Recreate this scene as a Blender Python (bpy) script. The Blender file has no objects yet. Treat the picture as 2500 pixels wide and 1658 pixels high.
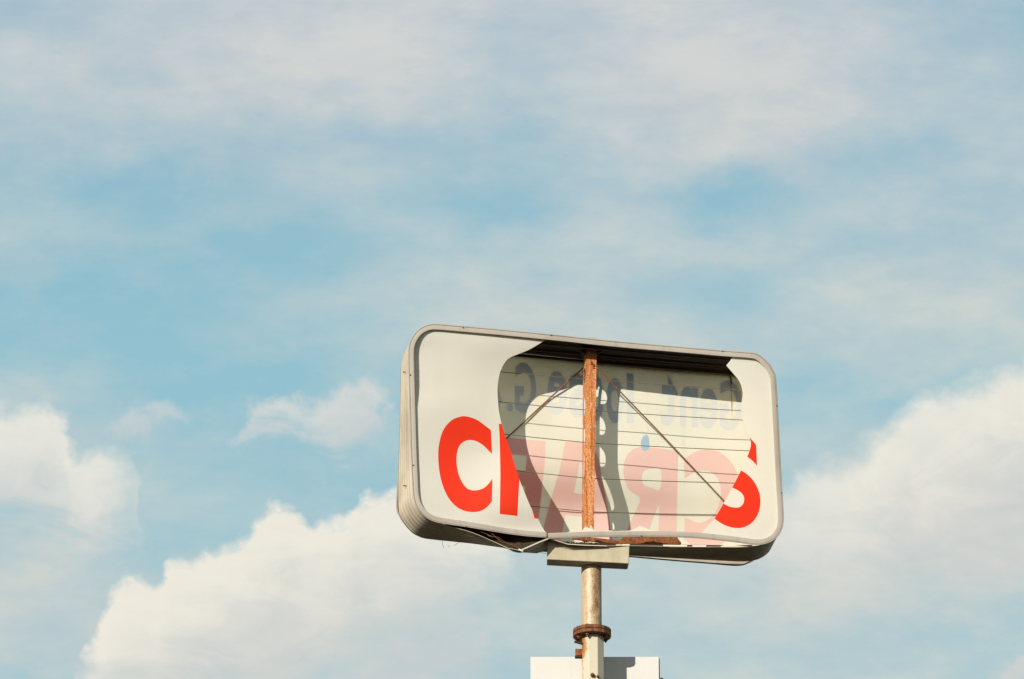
import bpy, bmesh, math, random
from mathutils import Vector, Matrix, noise
from mathutils.geometry import delaunay_2d_cdt
random.seed(7)
R = math.radians
scene = bpy.context.scene
COL = scene.collection

# ------------------------------------------------------------------ camera
FPX = 13400.0                       # focal length in photo pixels (2500 wide)
PITCH = R(22.0)
CAM = Vector((0, 0, 1.7))
cam = bpy.data.cameras.new('camera')
cam.sensor_width = 36.0
cam.lens = FPX / 2500.0 * 36.0
cam.clip_start = 0.1
cam.clip_end = 20000
camo = bpy.data.objects.new('camera', cam)
camo.location = CAM
camo.rotation_euler = (R(90) + PITCH, 0, 0)
COL.objects.link(camo)
scene.camera = camo

# ------------------------------------------------------------------ light
SUN_TRAVEL = Vector((0.777, 1.193, -0.50)).normalized()
SUN_EL = math.asin(-SUN_TRAVEL.z)
SUN_AZ = math.atan2(-SUN_TRAVEL.x, -SUN_TRAVEL.y)
sun = bpy.data.lights.new('sun', 'SUN')
sun.energy = 5.0
sun.angle = R(0.5)
sun.color = (1.0, 0.92, 0.79)
suno = bpy.data.objects.new('sun', sun)
suno.rotation_euler = SUN_TRAVEL.to_track_quat('-Z', 'Y').to_euler()
COL.objects.link(suno)
scene.view_settings.view_transform = 'Standard'
scene.view_settings.look = 'None'
scene.view_settings.exposure = 0.18
scene.view_settings.gamma = 1.0
scene.view_settings.use_curve_mapping = False
scene.cycles.max_bounces = 10
scene.cycles.transmission_bounces = 8
scene.cycles.diffuse_bounces = 6


# ------------------------------------------------------------------ node helper
class NT:
    def __init__(s, nt):
        s.nt = nt

    def n(s, typ, **kw):
        nd = s.nt.nodes.new(typ)
        for k, v in kw.items():
            setattr(nd, k, v)
        return nd

    def put(s, sock, v):
        if v is None:
            return
        if hasattr(v, 'is_output'):
            s.nt.links.new(v, sock)
        else:
            sock.default_value = v

    def m(s, op, a, b=None, c=None, clamp=False):
        nd = s.n('ShaderNodeMath', operation=op, use_clamp=clamp)
        s.put(nd.inputs[0], a)
        s.put(nd.inputs[1], b)
        s.put(nd.inputs[2], c)
        return nd.outputs[0]

    def ss(s, v, a, b, lo=0.0, hi=1.0):
        nd = s.n('ShaderNodeMapRange', interpolation_type='SMOOTHSTEP')
        s.put(nd.inputs[0], v)
        nd.inputs[1].default_value = a
        nd.inputs[2].default_value = b
        nd.inputs[3].default_value = lo
        nd.inputs[4].default_value = hi
        return nd.outputs[0]

    def mix(s, f, a, b, typ='MIX'):
        nd = s.n('ShaderNodeMix', data_type='RGBA', blend_type=typ)
        s.put(nd.inputs[0], f)
        s.put(nd.inputs[6], a if hasattr(a, 'is_output') else (*a[:3], 1))
        s.put(nd.inputs[7], b if hasattr(b, 'is_output') else (*b[:3], 1))
        return nd.outputs[2]

    def noise(s, vec, scale, detail=3.0, rough=0.55, dim='3D', dist=0.0):
        nd = s.n('ShaderNodeTexNoise', noise_dimensions=dim)
        s.put(nd.inputs['Vector'], vec)
        nd.inputs['Scale'].default_value = scale
        nd.inputs['Detail'].default_value = detail
        nd.inputs['Roughness'].default_value = rough
        nd.inputs['Distortion'].default_value = dist
        return nd.outputs[0], nd.outputs[1]

    def mapping(s, vec, loc=(0, 0, 0), rot=(0, 0, 0), sc=(1, 1, 1)):
        nd = s.n('ShaderNodeMapping')
        s.put(nd.inputs[0], vec)
        nd.inputs[1].default_value = loc
        nd.inputs[2].default_value = rot
        nd.inputs[3].default_value = sc
        return nd.outputs[0]

    def xyz(s, x, y, z=0.0):
        nd = s.n('ShaderNodeCombineXYZ')
        s.put(nd.inputs[0], x)
        s.put(nd.inputs[1], y)
        s.put(nd.inputs[2], z)
        return nd.outputs[0]


def lin(r, g, b):
    f = lambda c: (c / 255 / 12.92) if c / 255 <= 0.04045 else ((c / 255 + 0.055) / 1.055) ** 2.4
    return (f(r), f(g), f(b), 1.0)


# ------------------------------------------------------------------ sky
WS = 0.1                            # world strength


def sky():
    w = bpy.data.worlds.new("World")
    scene.world = w
    w.use_nodes = True
    T = NT(w.node_tree)
    for nd in list(w.node_tree.nodes):
        w.node_tree.nodes.remove(nd)
    out = T.n('ShaderNodeOutputWorld')
    bg = T.n('ShaderNodeBackground')
    bg.inputs[1].default_value = WS
    T.nt.links.new(bg.outputs[0], out.inputs[0])
    nish = T.n('ShaderNodeTexSky', sky_type='NISHITA')
    nish.sun_disc = False
    nish.sun_elevation = SUN_EL
    nish.sun_rotation = SUN_AZ
    nish.air_density = 1.0
    nish.dust_density = 1.0
    tc = T.n('ShaderNodeTexCoord')
    sep = T.n('ShaderNodeSeparateXYZ')
    T.nt.links.new(tc.outputs['Generated'], sep.inputs[0])
    dx, dy, dz = sep.outputs
    ys = T.m('MAXIMUM', dy, 0.08)
    # sky coordinates: tangent of azimuth and of elevation, scaled to about 1/13400 rad per unit
    X = T.m('MULTIPLY_ADD', T.m('DIVIDE', dx, ys), FPX * math.cos(PITCH), 1250.0)
    Y = T.m('MULTIPLY_ADD', T.m('DIVIDE', dz, ys), -FPX * math.cos(PITCH) ** 2,
            829.0 + math.tan(PITCH) * FPX * math.cos(PITCH) ** 2)
    V = T.xyz(X, Y)
    # warp noises
    _, wc = T.noise(T.mapping(V, sc=(1 / 300, 1 / 240, 1), rot=(0, 0, R(20))), 1.0, 6, 0.56, '2D')
    s1 = T.n('ShaderNodeSeparateColor')
    T.nt.links.new(wc, s1.inputs[0])
    n1, n2, n3 = s1.outputs[0], s1.outputs[1], s1.outputs[2]
    _, fc = T.noise(T.mapping(V, loc=(7.3, 2.1, 0), sc=(1 / 75, 1 / 60, 1)), 1.0, 5, 0.55, '2D')
    s2 = T.n('ShaderNodeSeparateColor')
    T.nt.links.new(fc, s2.inputs[0])
    f1, f2 = s2.outputs[0], s2.outputs[1]
    Xa = T.m('MULTIPLY_ADD', T.m('SUBTRACT', n1, 0.5), 260.0, X)
    Ya = T.m('MULTIPLY_ADD', T.m('SUBTRACT', n2, 0.5), 210.0, Y)
    streak, _ = T.noise(T.mapping(V, loc=(3.1, 9.2, 0), rot=(0, 0, R(24)), sc=(1 / 360, 1 / 170, 1)), 1.0, 7, 0.62, '2D', 0.0)
    # ---- thin high veil, coverage given on a coarse lattice of sky directions
    GRID = [
        [.40, .55, .70, .78, .82, .85, .85, .84, .82, .80, .80, .82, .84, .84, .82, .80, .74, .62, .48, .34, .22],
        [.55, .70, .78, .84, .88, .92, .92, .92, .95, .82, .62, .76, .86, .90, .92, .92, .88, .78, .55, .38, .34],
        [.50, .62, .66, .66, .74, .80, .80, .80, .84, .62, .52, .62, .80, .92, .96, .96, .92, .76, .45, .40, .48],
        [.36, .36, .36, .42, .52, .45, .40, .38, .44, .38, .28, .24, .58, .80, .86, .80, .55, .30, .30, .46, .48],
        [.24, .16, .05, .08, .18, .32, .40, .28, .22, .20, .12, .30, .56, .28, .04, .16, .34, .42, .44, .40, .36],
        [.30, .22, .18, .10, .05, .08, .16, .24, .36, .34, .40, .50, .58, .56, .56, .46, .38, .46, .54, .58, .56],
        [.02, .02, .08, .10, .20, .28, .40, .50, .50, .64, .78, .72, .66, .42, .28, .36, .56, .70, .76, .74, .66],
        [.08, .06, .03, .08, .12, .18, .24, .38, .44, .56, .74, .76, .70, .66, .58, .56, .52, .54, .56, .50, .52],
        [.46, .42, .32, .18, .06, .06, .14, .26, .24, .22, .34, .44, .54, .54, .48, .40, .26, .22, .24, .34, .42],
        [.46, .48, .50, .44, .26, .14, .18, .22, .18, .16, .24, .34, .44, .44, .44, .40, .36, .54, .64, .66, .66],
        [.32, .36, .46, .36, .28, .24, .30, .30, .24, .26, .36, .46, .50, .50, .52, .56, .62, .70, .74, .74, .74],
        [.66, .70, .62, .36, .16, .20, .30, .50, .62, .62, .52, .52, .55, .58, .62, .66, .70, .76, .80, .80, .80],
        [.76, .78, .72, .60, .60, .66, .74, .76, .72, .64, .58, .58, .60, .66, .74, .78, .80, .80, .76, .72, .72],
        [.72, .80, .74, .70, .76, .80, .78, .74, .66, .66, .54, .50, .52, .56, .50, .58, .62, .54, .42, .36, .42],
        [.42, .38, .40, .58, .72, .74, .68, .56, .62, .66, .48, .48, .52, .54, .56, .62, .66, .62, .56, .52, .60],
    ]
    fx = T.m('DIVIDE', Xa, 2500.0)
    ty = T.m('DIVIDE', Ya, 120.0)
    cov = None
    for r, row in enumerate(GRID):
        cr = T.n('ShaderNodeValToRGB')
        cr.color_ramp.interpolation = 'B_SPLINE'
        el = cr.color_ramp.elements
        while len(el) > 1:
            el.remove(el[-1])
        el[0].position = 0.0
        for k, v in enumerate(row):
            e = el[0] if k == 0 else el.new(k / 20.0)
            v = 0.5 + (v - 0.5) * 1.12
            e.color = (v, v, v, 1)
        T.put(cr.inputs[0], fx)
        if r == 0:
            hat = T.m('SUBTRACT', 1.0, ty, clamp=True)
        elif r == len(GRID) - 1:
            hat = T.m('SUBTRACT', ty, r - 1.0, clamp=True)
        else:
            hat = T.m('SUBTRACT', 1.0, T.m('ABSOLUTE', T.m('SUBTRACT', ty, float(r))), clamp=True)
        wgt = T.ss(hat, 0, 1)
        cov = T.m('MULTIPLY', wgt, cr.outputs[0]) if cov is None else T.m('MULTIPLY_ADD', wgt, cr.outputs[0], cov)
    cov = T.m('ADD', cov, T.m('MULTIPLY', T.m('SUBTRACT', streak, 0.5), 0.42))
    wsp, _ = T.noise(T.mapping(V, loc=(8.1, 1.2, 0), rot=(0, 0, R(-24)), sc=(1 / 380, 1 / 150, 1)), 1.0, 7, 0.6, '2D', 0.0)
    cov = T.m('ADD', cov, T.m('MULTIPLY', T.m('SUBTRACT', wsp, 0.5), 0.55))
    cov = T.m('ADD', cov, T.m('MULTIPLY', T.m('SUBTRACT', f1, 0.5), 0.16), clamp=True)
    # blue of the clear sky: Nishita, toned to this hazy teal blue
    blue = T.mix(1.0, nish.outputs[0], SKYTINT, 'MULTIPLY')
    k = 1.0 / WS / 2 ** 0.18
    sc = lambda c: (c[0] * k, c[1] * k, c[2] * k, 1)
    lo = T.ss(Y, -100, 1000)
    veil = T.mix(lo, sc(lin(204, 209, 212)), sc(lin(211, 214, 209)))
    blue0 = blue
    blue = T.mix(0.88, blue, T.mix(lo, sc(lin(146, 185, 205)), sc(lin(146, 194, 209))))
    veil = T.mix(T.ss(T.m('ADD', T.m('MULTIPLY', wsp, 0.6), T.m('MULTIPLY', streak, 0.4)), 0.30, 0.70), T.mix(1.0, veil, (0.91, 0.93, 0.96), 'MULTIPLY'), T.mix(1.0, veil, (1.05, 1.03, 0.99), 'MULTIPLY'))
    colr = T.mix(T.m('MULTIPLY', cov, 1.0), blue, veil)

    # ---- cumulus: upper edge as a curve over azimuth, torn by noise
    def curve(pts, x):
        fcv = T.n('ShaderNodeFloatCurve')
        mp = fcv.mapping
        mp.extend = 'HORIZONTAL'
        mp.use_clip = False
        c = mp.curves[0]
        while len(c.points) > 2:
            c.points.remove(c.points[-1])
        q = [((x0 + 200) / 2900.0, y0 / 2000.0) for x0, y0 in pts]
        c.points[0].location = q[0]
        c.points[1].location = q[-1]
        for a in q[1:-1]:
            c.points.new(*a)
        for p in c.points:
            p.handle_type = 'AUTO_CLAMPED'
        mp.update()
        xx = T.m('DIVIDE', T.m('ADD', x, 200.0), 2900.0)
        T.put(fcv.inputs[1], xx)
        return T.m('MULTIPLY', fcv.outputs[0], 2000.0)

    def voro(sz, seed):
        nd = T.n('ShaderNodeTexVoronoi', voronoi_dimensions='2D', feature='SMOOTH_F1')
        T.put(nd.inputs['Vector'], T.mapping(Vb, loc=(seed, seed * 1.7, 0), sc=(1 / sz, 1 / (sz * 0.85), 1)))
        nd.inputs['Scale'].default_value = 1.0
        nd.inputs['Smoothness'].default_value = 0.35
        return nd.outputs['Distance']
    Vb = T.xyz(T.m('MULTIPLY_ADD', T.m('SUBTRACT', f1, 0.5), 60.0, X), T.m('MULTIPLY_ADD', T.m('SUBTRACT', f2, 0.5), 60.0, Y))
    v1, v2, v3 = voro(88.0, 3.3), voro(40.0, 9.1), voro(19.0, 5.2)
    bil = T.m('ADD', T.m('ADD', T.m('MULTIPLY', T.m('SUBTRACT', 0.42, v1), 62.0), T.m('MULTIPLY', T.m('SUBTRACT', 0.42, v2), 30.0)),
              T.m('MULTIPLY', T.m('SUBTRACT', 0.42, v3), 13.0))
    rag, _ = T.noise(T.mapping(V, loc=(2.2, 6.6, 0), rot=(0, 0, R(28)), sc=(1 / 240, 1 / 110, 1)), 1.0, 7, 0.62, '2D', 0.5)

    def cumulus(base, top, bot, soft, bsoft, op, bright, grey, rng, wob, seed, wobx=None, xl=None, xr=None, sx=40, bk=1.0, ragk=0.5):
        _, cc = T.noise(T.mapping(V, loc=(seed, seed * 0.7, 0), sc=(1 / (wob * 3.2), 1 / (wob * 2.8), 1)), 1.0, 6, 0.6, '2D')
        sp = T.n('ShaderNodeSeparateColor')
        T.nt.links.new(cc, sp.inputs[0])
        xw = T.m('MULTIPLY_ADD', T.m('SUBTRACT', sp.outputs[0], 0.5), wob * 1.8, X)
        yw = T.m('MULTIPLY_ADD', T.m('SUBTRACT', sp.outputs[1], 0.5), wob * 1.6, Y)
        dep = T.m('MULTIPLY_ADD', bil, bk, T.m('SUBTRACT', yw, curve(top, xw)))
        up = T.m('SUBTRACT', curve(bot, Xa), T.m('MULTIPLY_ADD', T.m('SUBTRACT', rag, 0.5), 260.0, yw))
        mk = T.m('MULTIPLY', T.ss(dep, -soft * 0.5, soft), T.ss(up, 0.0, bsoft))
        mk = T.m('MULTIPLY', mk, T.m('SUBTRACT', 1.0, T.m('MULTIPLY', T.ss(rag, 0.42, 0.62), T.m('MULTIPLY', T.ss(dep, 20, rng), ragk))))
        if xl is not None:
            mk = T.m('MULTIPLY', mk, T.ss(T.m('MULTIPLY_ADD', bil, bk, xw), xl, xl + sx))
        if xr is not None:
            mk = T.m('MULTIPLY', mk, T.ss(T.m('MULTIPLY_ADD', bil, -bk, xw), xr - sx, xr, 1.0, 0.0))
        mk = T.m('MULTIPLY', mk, op)
        dd = T.m('MULTIPLY_ADD', T.m('SUBTRACT', rag, 0.5), rng * 0.6, dep)
        dd = T.m('MULTIPLY_ADD', T.m('SUBTRACT', f2, 0.5), rng * 0.3, dd)
        dd = T.m('MULTIPLY_ADD', bil, -0.9, dd)
        c = T.mix(T.ss(dd, -10, rng), sc(lin(*bright)), sc(lin(*grey)))
        return T.mix(mk, base, c)

    # big right cloud bank
    colr = cumulus(colr, [(-200, 1500), (1500, 1300), (1640, 1290), (1760, 1240), (1900, 1180), (1985, 1140), (2070, 1110), (2130, 1068), (2200, 1010), (2225, 978), (2290, 962), (2350, 935), (2430, 912), (2500, 888), (2700, 820)],
                   [(-200, 1400), (1500, 1420), (1700, 1500), (1900, 1520), (2300, 1490), (2700, 1470)], 64, 280, 0.90,
                   (240, 235, 222), (211, 210, 206), 430, 40, 11.3, xl=1600, sx=480, bk=0.65, ragk=0.3)
    # left upper puffs
    colr = cumulus(colr, [(-200, 985), (0, 1000), (60, 990), (110, 990), (150, 1015), (175, 1060), (200, 1105), (280, 1110), (330, 1100), (360, 1300), (700, 1400)],
                   [(-200, 1330), (60, 1340), (200, 1400), (320, 1410), (700, 1380)], 46, 200, 0.86,
                   (238, 234, 222), (210, 212, 209), 260, 40, 4.7, xr=420, sx=200, bk=0.7, ragk=0.45)
    colr = cumulus(colr, [(-200, 1400), (250, 1020), (330, 990), (440, 985), (470, 1040), (700, 1100)],
                   [(-200, 1050), (330, 1070), (460, 1065), (700, 1060)], 40, 60, 0.45,
                   (222, 220, 215), (205, 206, 206), 90, 24, 17.7, xl=270, xr=470, sx=60)
    # small middle cloud
    colr = cumulus(colr, [(-200, 1200), (560, 1075), (600, 1000), (640, 965), (690, 958), (750, 985), (800, 972), (840, 945), (890, 930), (930, 940), (970, 1010), (1100, 1080)],
                   [(-200, 1070), (700, 1110), (850, 1115), (1000, 1090), (1400, 1080)], 46, 120, 0.78,
                   (222, 221, 215), (206, 209, 209), 130, 26, 8.9, xl=555, xr=985, sx=60)
    # large lower left cumulus
    colr = cumulus(colr, [(-200, 1900), (205, 1640), (228, 1560), (262, 1490), (300, 1425), (345, 1396), (400, 1405), (432, 1366), (500, 1348), (575, 1310), (640, 1262), (690, 1226), (725, 1222), (760, 1258), (850, 1262), (878, 1212), (925, 1216), (975, 1196), (1060, 1180), (1150, 1230), (1250, 1330), (1700, 1500)],
                   [(-200, 1950), (250, 1930), (500, 1860), (800, 1760), (1050, 1600), (1250, 1500), (1700, 1450)], 34, 360, 0.96,
                   (240, 235, 222), (211, 211, 206), 400, 26, 2.2, xl=195, xr=1280, sx=70, bk=0.72, ragk=0.22)
    # lower wisps
    colr = cumulus(colr, [(-200, 1700), (750, 1620), (900, 1560), (1050, 1490), (1150, 1500), (1250, 1600), (1700, 1700)],
                   [(-200, 1800), (900, 1790), (1100, 1750), (1700, 1700)], 70, 120, 0.5,
                   (214, 212, 208), (205, 206, 207), 100, 34, 21.0, xl=820, xr=1220, sx=90)
    colr = cumulus(colr, [(-200, 1900), (2350, 1680), (2420, 1610), (2500, 1595), (2700, 1570)],
                   [(-200, 1900), (2700, 1900)], 36, 120, 0.7,
                   (216, 213, 208), (207, 206, 205), 120, 22, 31.0, xl=2360, sx=60)
    # gentle overall lens-free tone: away from this part of the sky, plain broken cloud
    gen, _ = T.noise(tc.outputs['Generated'], 2.2, 7, 0.6)
    away = T.mix(T.ss(gen, 0.42, 0.66), T.mix(1.0, T.mix(1.0, blue0, (7, 7, 7.5), 'DARKEN'), (0.85, 0.85, 0.85), 'MULTIPLY'), T.mix(1.0, veil, (0.85, 0.85, 0.86), 'MULTIPLY'))
    ax = T.m('ABSOLUTE', T.m('SUBTRACT', X, 1250.0))
    ay = T.m('ABSOLUTE', T.m('SUBTRACT', Y, 829.0))
    far = T.m('MAXIMUM', T.ss(ax, 1500, 4200), T.ss(ay, 1000, 3200))
    colr = T.mix(far, colr, away)
    T.nt.links.new(colr, bg.inputs[0])


SKYTINT = (1.6, 1.6, 1.2)
sky()

# ------------------------------------------------------------------ geometry frame of the sign
YAW = R(12.3)
U = Vector((math.cos(YAW), math.sin(YAW), 0))
DV = Vector((-math.sin(YAW), math.cos(YAW), 0))
DIST = 44.0
S = DIST / FPX                      # metres per unit on the sign


def ray(px, py):
    x = (px - 1250.0) / FPX
    y = (829.0 - py) / FPX
    c, s = math.cos(PITCH), math.sin(PITCH)
    return Vector((x, c - y * s, s + y * c)).normalized()


ORG = CAM + ray(1445, 1060) * DIST


def P(px, py, d=0.0):
    """point on the vertical plane d units behind the sign's front face"""
    r = ray(px, py)
    q = ORG + DV * (d * S)
    return CAM + r * ((q - CAM).dot(DV) / r.dot(DV))


def PY(px, py, yy):
    r = ray(px, py)
    return CAM + r * ((yy - CAM.y) / r.y)


def rs(pts, step=6.0, closed=True, smooth=True, lin_idx=()):
    """Catmull-Rom resampling of a polyline of tuples of any length; returns list"""
    n = len(pts)
    out = []
    segs = n if closed else n - 1
    for i in range(segs):
        p1, p2 = pts[i], pts[(i + 1) % n]
        p0 = pts[(i - 1) % n] if (closed or i > 0) else p1
        p3 = pts[(i + 2) % n] if (closed or i + 2 < n) else p2
        L = math.hypot(p2[0] - p1[0], p2[1] - p1[1])
        k = max(1, int(L / step))
        for j in range(k):
            t = j / k
            if not smooth or i in lin_idx:
                out.append(tuple(a + (b - a) * t for a, b in zip(p1, p2)))
            else:
                out.append(tuple(0.5 * (2 * b + (c - a) * t + (2 * a - 5 * b + 4 * c - d) * t * t + (3 * b - a - 3 * c + d) * t ** 3)
                                 for a, b, c, d in zip(p0, p1, p2, p3)))
    if not closed:
        out.append(tuple(pts[-1]))
    return out


# ------------------------------------------------------------------ object helpers
def prop(o, label=None, cat=None, group=None, kind=None):
    if label: o['label'] = label
    if cat: o['category'] = cat
    if group: o['group'] = group
    if kind: o['kind'] = kind
    return o


def empty(name, loc, label, cat):
    o = bpy.data.objects.new(name, None)
    o.location = loc
    o.empty_display_size = 0.3
    COL.objects.link(o)
    return prop(o, label, cat)


def islands(bm):
    bm.verts.ensure_lookup_table()
    seen, out = set(), []
    for v in bm.verts:
        if v.index in seen:
            continue
        st, isl = [v], []
        seen.add(v.index)
        while st:
            q = st.pop()
            isl.append(q.index)
            for e in q.link_edges:
                w = e.other_vert(q)
                if w.index not in seen:
                    seen.add(w.index)
                    st.append(w)
        out.append(set(isl))
    return out


def pieces(name, bm, mats, parent, **kw):
    """one object per separate piece of the mesh"""
    bm.verts.index_update()
    for isl in islands(bm):
        nb = bmesh.new()
        mp = {}
        for i in sorted(isl):
            mp[i] = nb.verts.new(bm.verts[i].co)
        for f in bm.faces:
            if f.verts[0].index in isl:
                nb.faces.new([mp[v.index] for v in f.verts])
        obj(name, nb, mats, parent, **kw)
    bm.free()


def obj(name, bm, mats, parent=None, smooth=None, bevel=None, recalc=True, solid=None, normals=None):
    if recalc:
        bmesh.ops.recalc_face_normals(bm, faces=bm.faces[:])
    me = bpy.data.meshes.new(name)
    bm.to_mesh(me)
    bm.free()
    if not isinstance(mats, (list, tuple)):
        mats = [mats]
    for m in mats:
        me.materials.append(m)
    o = bpy.data.objects.new(name, me)
    COL.objects.link(o)
    if parent is not None:
        o.parent = parent
        pl = parent
        loc = Vector((0, 0, 0))
        while pl is not None:
            loc += pl.location
            pl = pl.parent
        o.matrix_parent_inverse = Matrix.Identity(4)
        me.transform(Matrix.Translation(-loc))
    if normals is not None:
        for p in me.polygons:
            p.use_smooth = True
        me.normals_split_custom_set_from_vertices(normals)
    if smooth is not None:
        me.set_sharp_from_angle(angle=R(smooth)) if hasattr(me, 'set_sharp_from_angle') else None
        for p in me.polygons:
            p.use_smooth = True
    if solid:
        m = o.modifiers.new('solid', 'SOLIDIFY')
        m.thickness = solid[0]
        m.offset = solid[1]
        if len(mats) > 1:
            m.material_offset = 1
            m.material_offset_rim = 0
    if bevel:
        m = o.modifiers.new('bevel', 'BEVEL')
        m.width = bevel
        m.segments = 2
        m.limit_method = 'ANGLE'
        m.angle_limit = R(40)
    return o


def hexa(bm, p):
    """8 points: front quad (0-3) then back quad (4-7), same winding"""
    v = [bm.verts.new(q) for q in p]
    for f in ((0, 1, 2, 3), (7, 6, 5, 4), (0, 4, 5, 1), (1, 5, 6, 2), (2, 6, 7, 3), (3, 7, 4, 0)):
        bm.faces.new([v[i] for i in f])


def slab(bm, pts, d0, d1, shift=(0, 0)):
    """px polygon extruded from depth d0 to d1 along the sign's depth axis (d0 may be a function)"""
    A = []
    for q in pts:
        dd = d0(q[0], q[1]) if callable(d0) else (q[2] if len(q) > 2 else d0)
        A.append(P(q[0], q[1], dd))
    B = [a + DV * (d1 * S) for a in A]
    va = [bm.verts.new(a) for a in A]
    vb = [bm.verts.new(b) for b in B]
    n = len(A)
    bm.faces.new(va)
    bm.faces.new(vb[::-1])
    for i in range(n):
        j = (i + 1) % n
        bm.faces.new((va[i], vb[i], vb[j], va[j]))


def tube(bm, pts, rad, seg=8, cap=True):
    n = len(pts)
    rings = []
    prev = None
    for i in range(n):
        t = (pts[min(i + 1, n - 1)] - pts[max(i - 1, 0)]).normalized()
        a = Vector((0, 0, 1)) if abs(t.z) < 0.9 else Vector((1, 0, 0))
        if prev is None:
            x = t.cross(a).normalized()
        else:
            x = (prev - t * prev.dot(t)).normalized()
        prev = x
        y = t.cross(x)
        r = rad(i / (n - 1)) if callable(rad) else rad
        rings.append([bm.verts.new(pts[i] + (x * math.cos(2 * math.pi * k / seg) + y * math.sin(2 * math.pi * k / seg)) * r) for k in range(seg)])
    for i in range(n - 1):
        for k in range(seg):
            l = (k + 1) % seg
            bm.faces.new((rings[i][k], rings[i][l], rings[i + 1][l], rings[i + 1][k]))
    if cap:
        bm.faces.new(rings[0][::-1])
        bm.faces.new(rings[-1])


def prism(bm, c, r, z0, z1, seg=8, rot=0.0, r1=None):
    r1 = r if r1 is None else r1
    a = [bm.verts.new((c[0] + r * math.cos(rot + 2 * math.pi * k / seg), c[1] + r * math.sin(rot + 2 * math.pi * k / seg), z0)) for k in range(seg)]
    b = [bm.verts.new((c[0] + r1 * math.cos(rot + 2 * math.pi * k / seg), c[1] + r1 * math.sin(rot + 2 * math.pi * k / seg), z1)) for k in range(seg)]
    bm.faces.new(a[::-1])
    bm.faces.new(b)
    for k in range(seg):
        l = (k + 1) % seg
        bm.faces.new((a[k], a[l], b[l], b[k]))


def sweep(bm, path, prof, closed=True, dfun=None):
    """path of (px,py[,d]); prof of (inward px, depth)"""
    n = len(path)
    cx = sum(p[0] for p in path) / n
    cy = sum(p[1] for p in path) / n
    area = sum(path[i][0] * path[(i + 1) % n][1] - path[(i + 1) % n][0] * path[i][1] for i in range(n))
    sg = 1 if area > 0 else -1
    rings = []
    for i in range(n):
        a = path[(i - 1) % n] if (closed or i > 0) else path[i]
        b = path[(i + 1) % n] if (closed or i < n - 1) else path[i]
        tx, ty = b[0] - a[0], b[1] - a[1]
        l = math.hypot(tx, ty) or 1
        nx, ny = -ty / l * sg, tx / l * sg
        base = path[i][2] if len(path[i]) > 2 else 0.0
        rings.append([bm.verts.new(P(path[i][0] + nx * w, path[i][1] + ny * w, base + d)) for w, d in prof])
    m = len(prof)
    for i in range(n if closed else n - 1):
        j = (i + 1) % n
        for k in range(m):
            l = (k + 1) % m
            bm.faces.new((rings[i][k], rings[j][k], rings[j][l], rings[i][l]))
    if not closed:
        bm.faces.new(rings[0])
        bm.faces.new(rings[-1][::-1])


def inside(x, y, poly):
    c = False
    n = len(poly)
    j = n - 1
    for i in range(n):
        xi, yi = poly[i][0], poly[i][1]
        xj, yj = poly[j][0], poly[j][1]
        if (yi > y) != (yj > y) and x < (xj - xi) * (y - yi) / (yj - yi) + xi:
            c = not c
        j = i
    return c


# ------------------------------------------------------------------ materials
def mat(name, build):
    m = bpy.data.materials.new(name)
    m.use_nodes = True
    T = NT(m.node_tree)
    b = m.node_tree.nodes['Principled BSDF']
    out = m.node_tree.nodes['Material Output']
    tc = T.n('ShaderNodeTexCoord')
    build(T, b, tc.outputs['Object'], out)
    return m


def bump(T, b, h, strength, dist=0.002):
    n = T.n('ShaderNodeBump')
    n.inputs['Strength'].default_value = strength
    n.inputs['Distance'].default_value = dist
    T.put(n.inputs['Height'], h)
    T.nt.links.new(n.outputs[0], b.inputs['Normal'])


def m_paint(c, dirt, rough=0.5, spots=0.3, streak=0.35, metal=0.0, rustc=(0.20, 0.075, 0.02)):
    def f(T, b, V, out):
        n, _ = T.noise(V, 2.2, 6, 0.6)
        st, _ = T.noise(T.mapping(V, sc=(14, 14, 0.9)), 1.0, 5, 0.6)
        sp, _ = T.noise(V, 38, 3, 0.6)
        col = T.mix(T.m('MULTIPLY', T.ss(n, 0.42, 0.72), streak), c, dirt)
        col = T.mix(T.m('MULTIPLY', T.ss(st, 0.5, 0.75), streak), col, dirt)
        col = T.mix(T.m('MULTIPLY', T.ss(sp, 0.66, 0.74), spots), col, rustc)
        T.nt.links.new(col, b.inputs['Base Color'])
        b.inputs['Roughness'].default_value = rough
        b.inputs['Metallic'].default_value = metal
        bump(T, b, sp, 0.15)
    return f


def m_rust(light, mid, dark, patch=(0.62, 0.42, 0.26), patchiness=0.5, grain=60):
    def f(T, b, V, out):
        n, _ = T.noise(T.mapping(V, sc=(1, 1, 0.35)), grain * 0.45, 6, 0.7)
        n2, _ = T.noise(T.mapping(V, sc=(1, 1, 0.55)), grain, 5, 0.7)
        st, _ = T.noise(T.mapping(V, loc=(3, 1, 2), sc=(55, 55, 1.6)), 1.0, 4, 0.6)
        col = T.mix(T.ss(st, 0.38, 0.62), mid, light)
        col = T.mix(T.m('MULTIPLY', T.ss(n, 0.52, 0.66), patchiness), col, patch)
        col = T.mix(T.m('MULTIPLY', T.ss(n2, 0.52, 0.60), 0.85), col, dark)
        T.nt.links.new(col, b.inputs['Base Color'])
        b.inputs['Roughness'].default_value = 0.85
        bump(T, b, n2, 0.4, 0.003)
    return f


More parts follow.
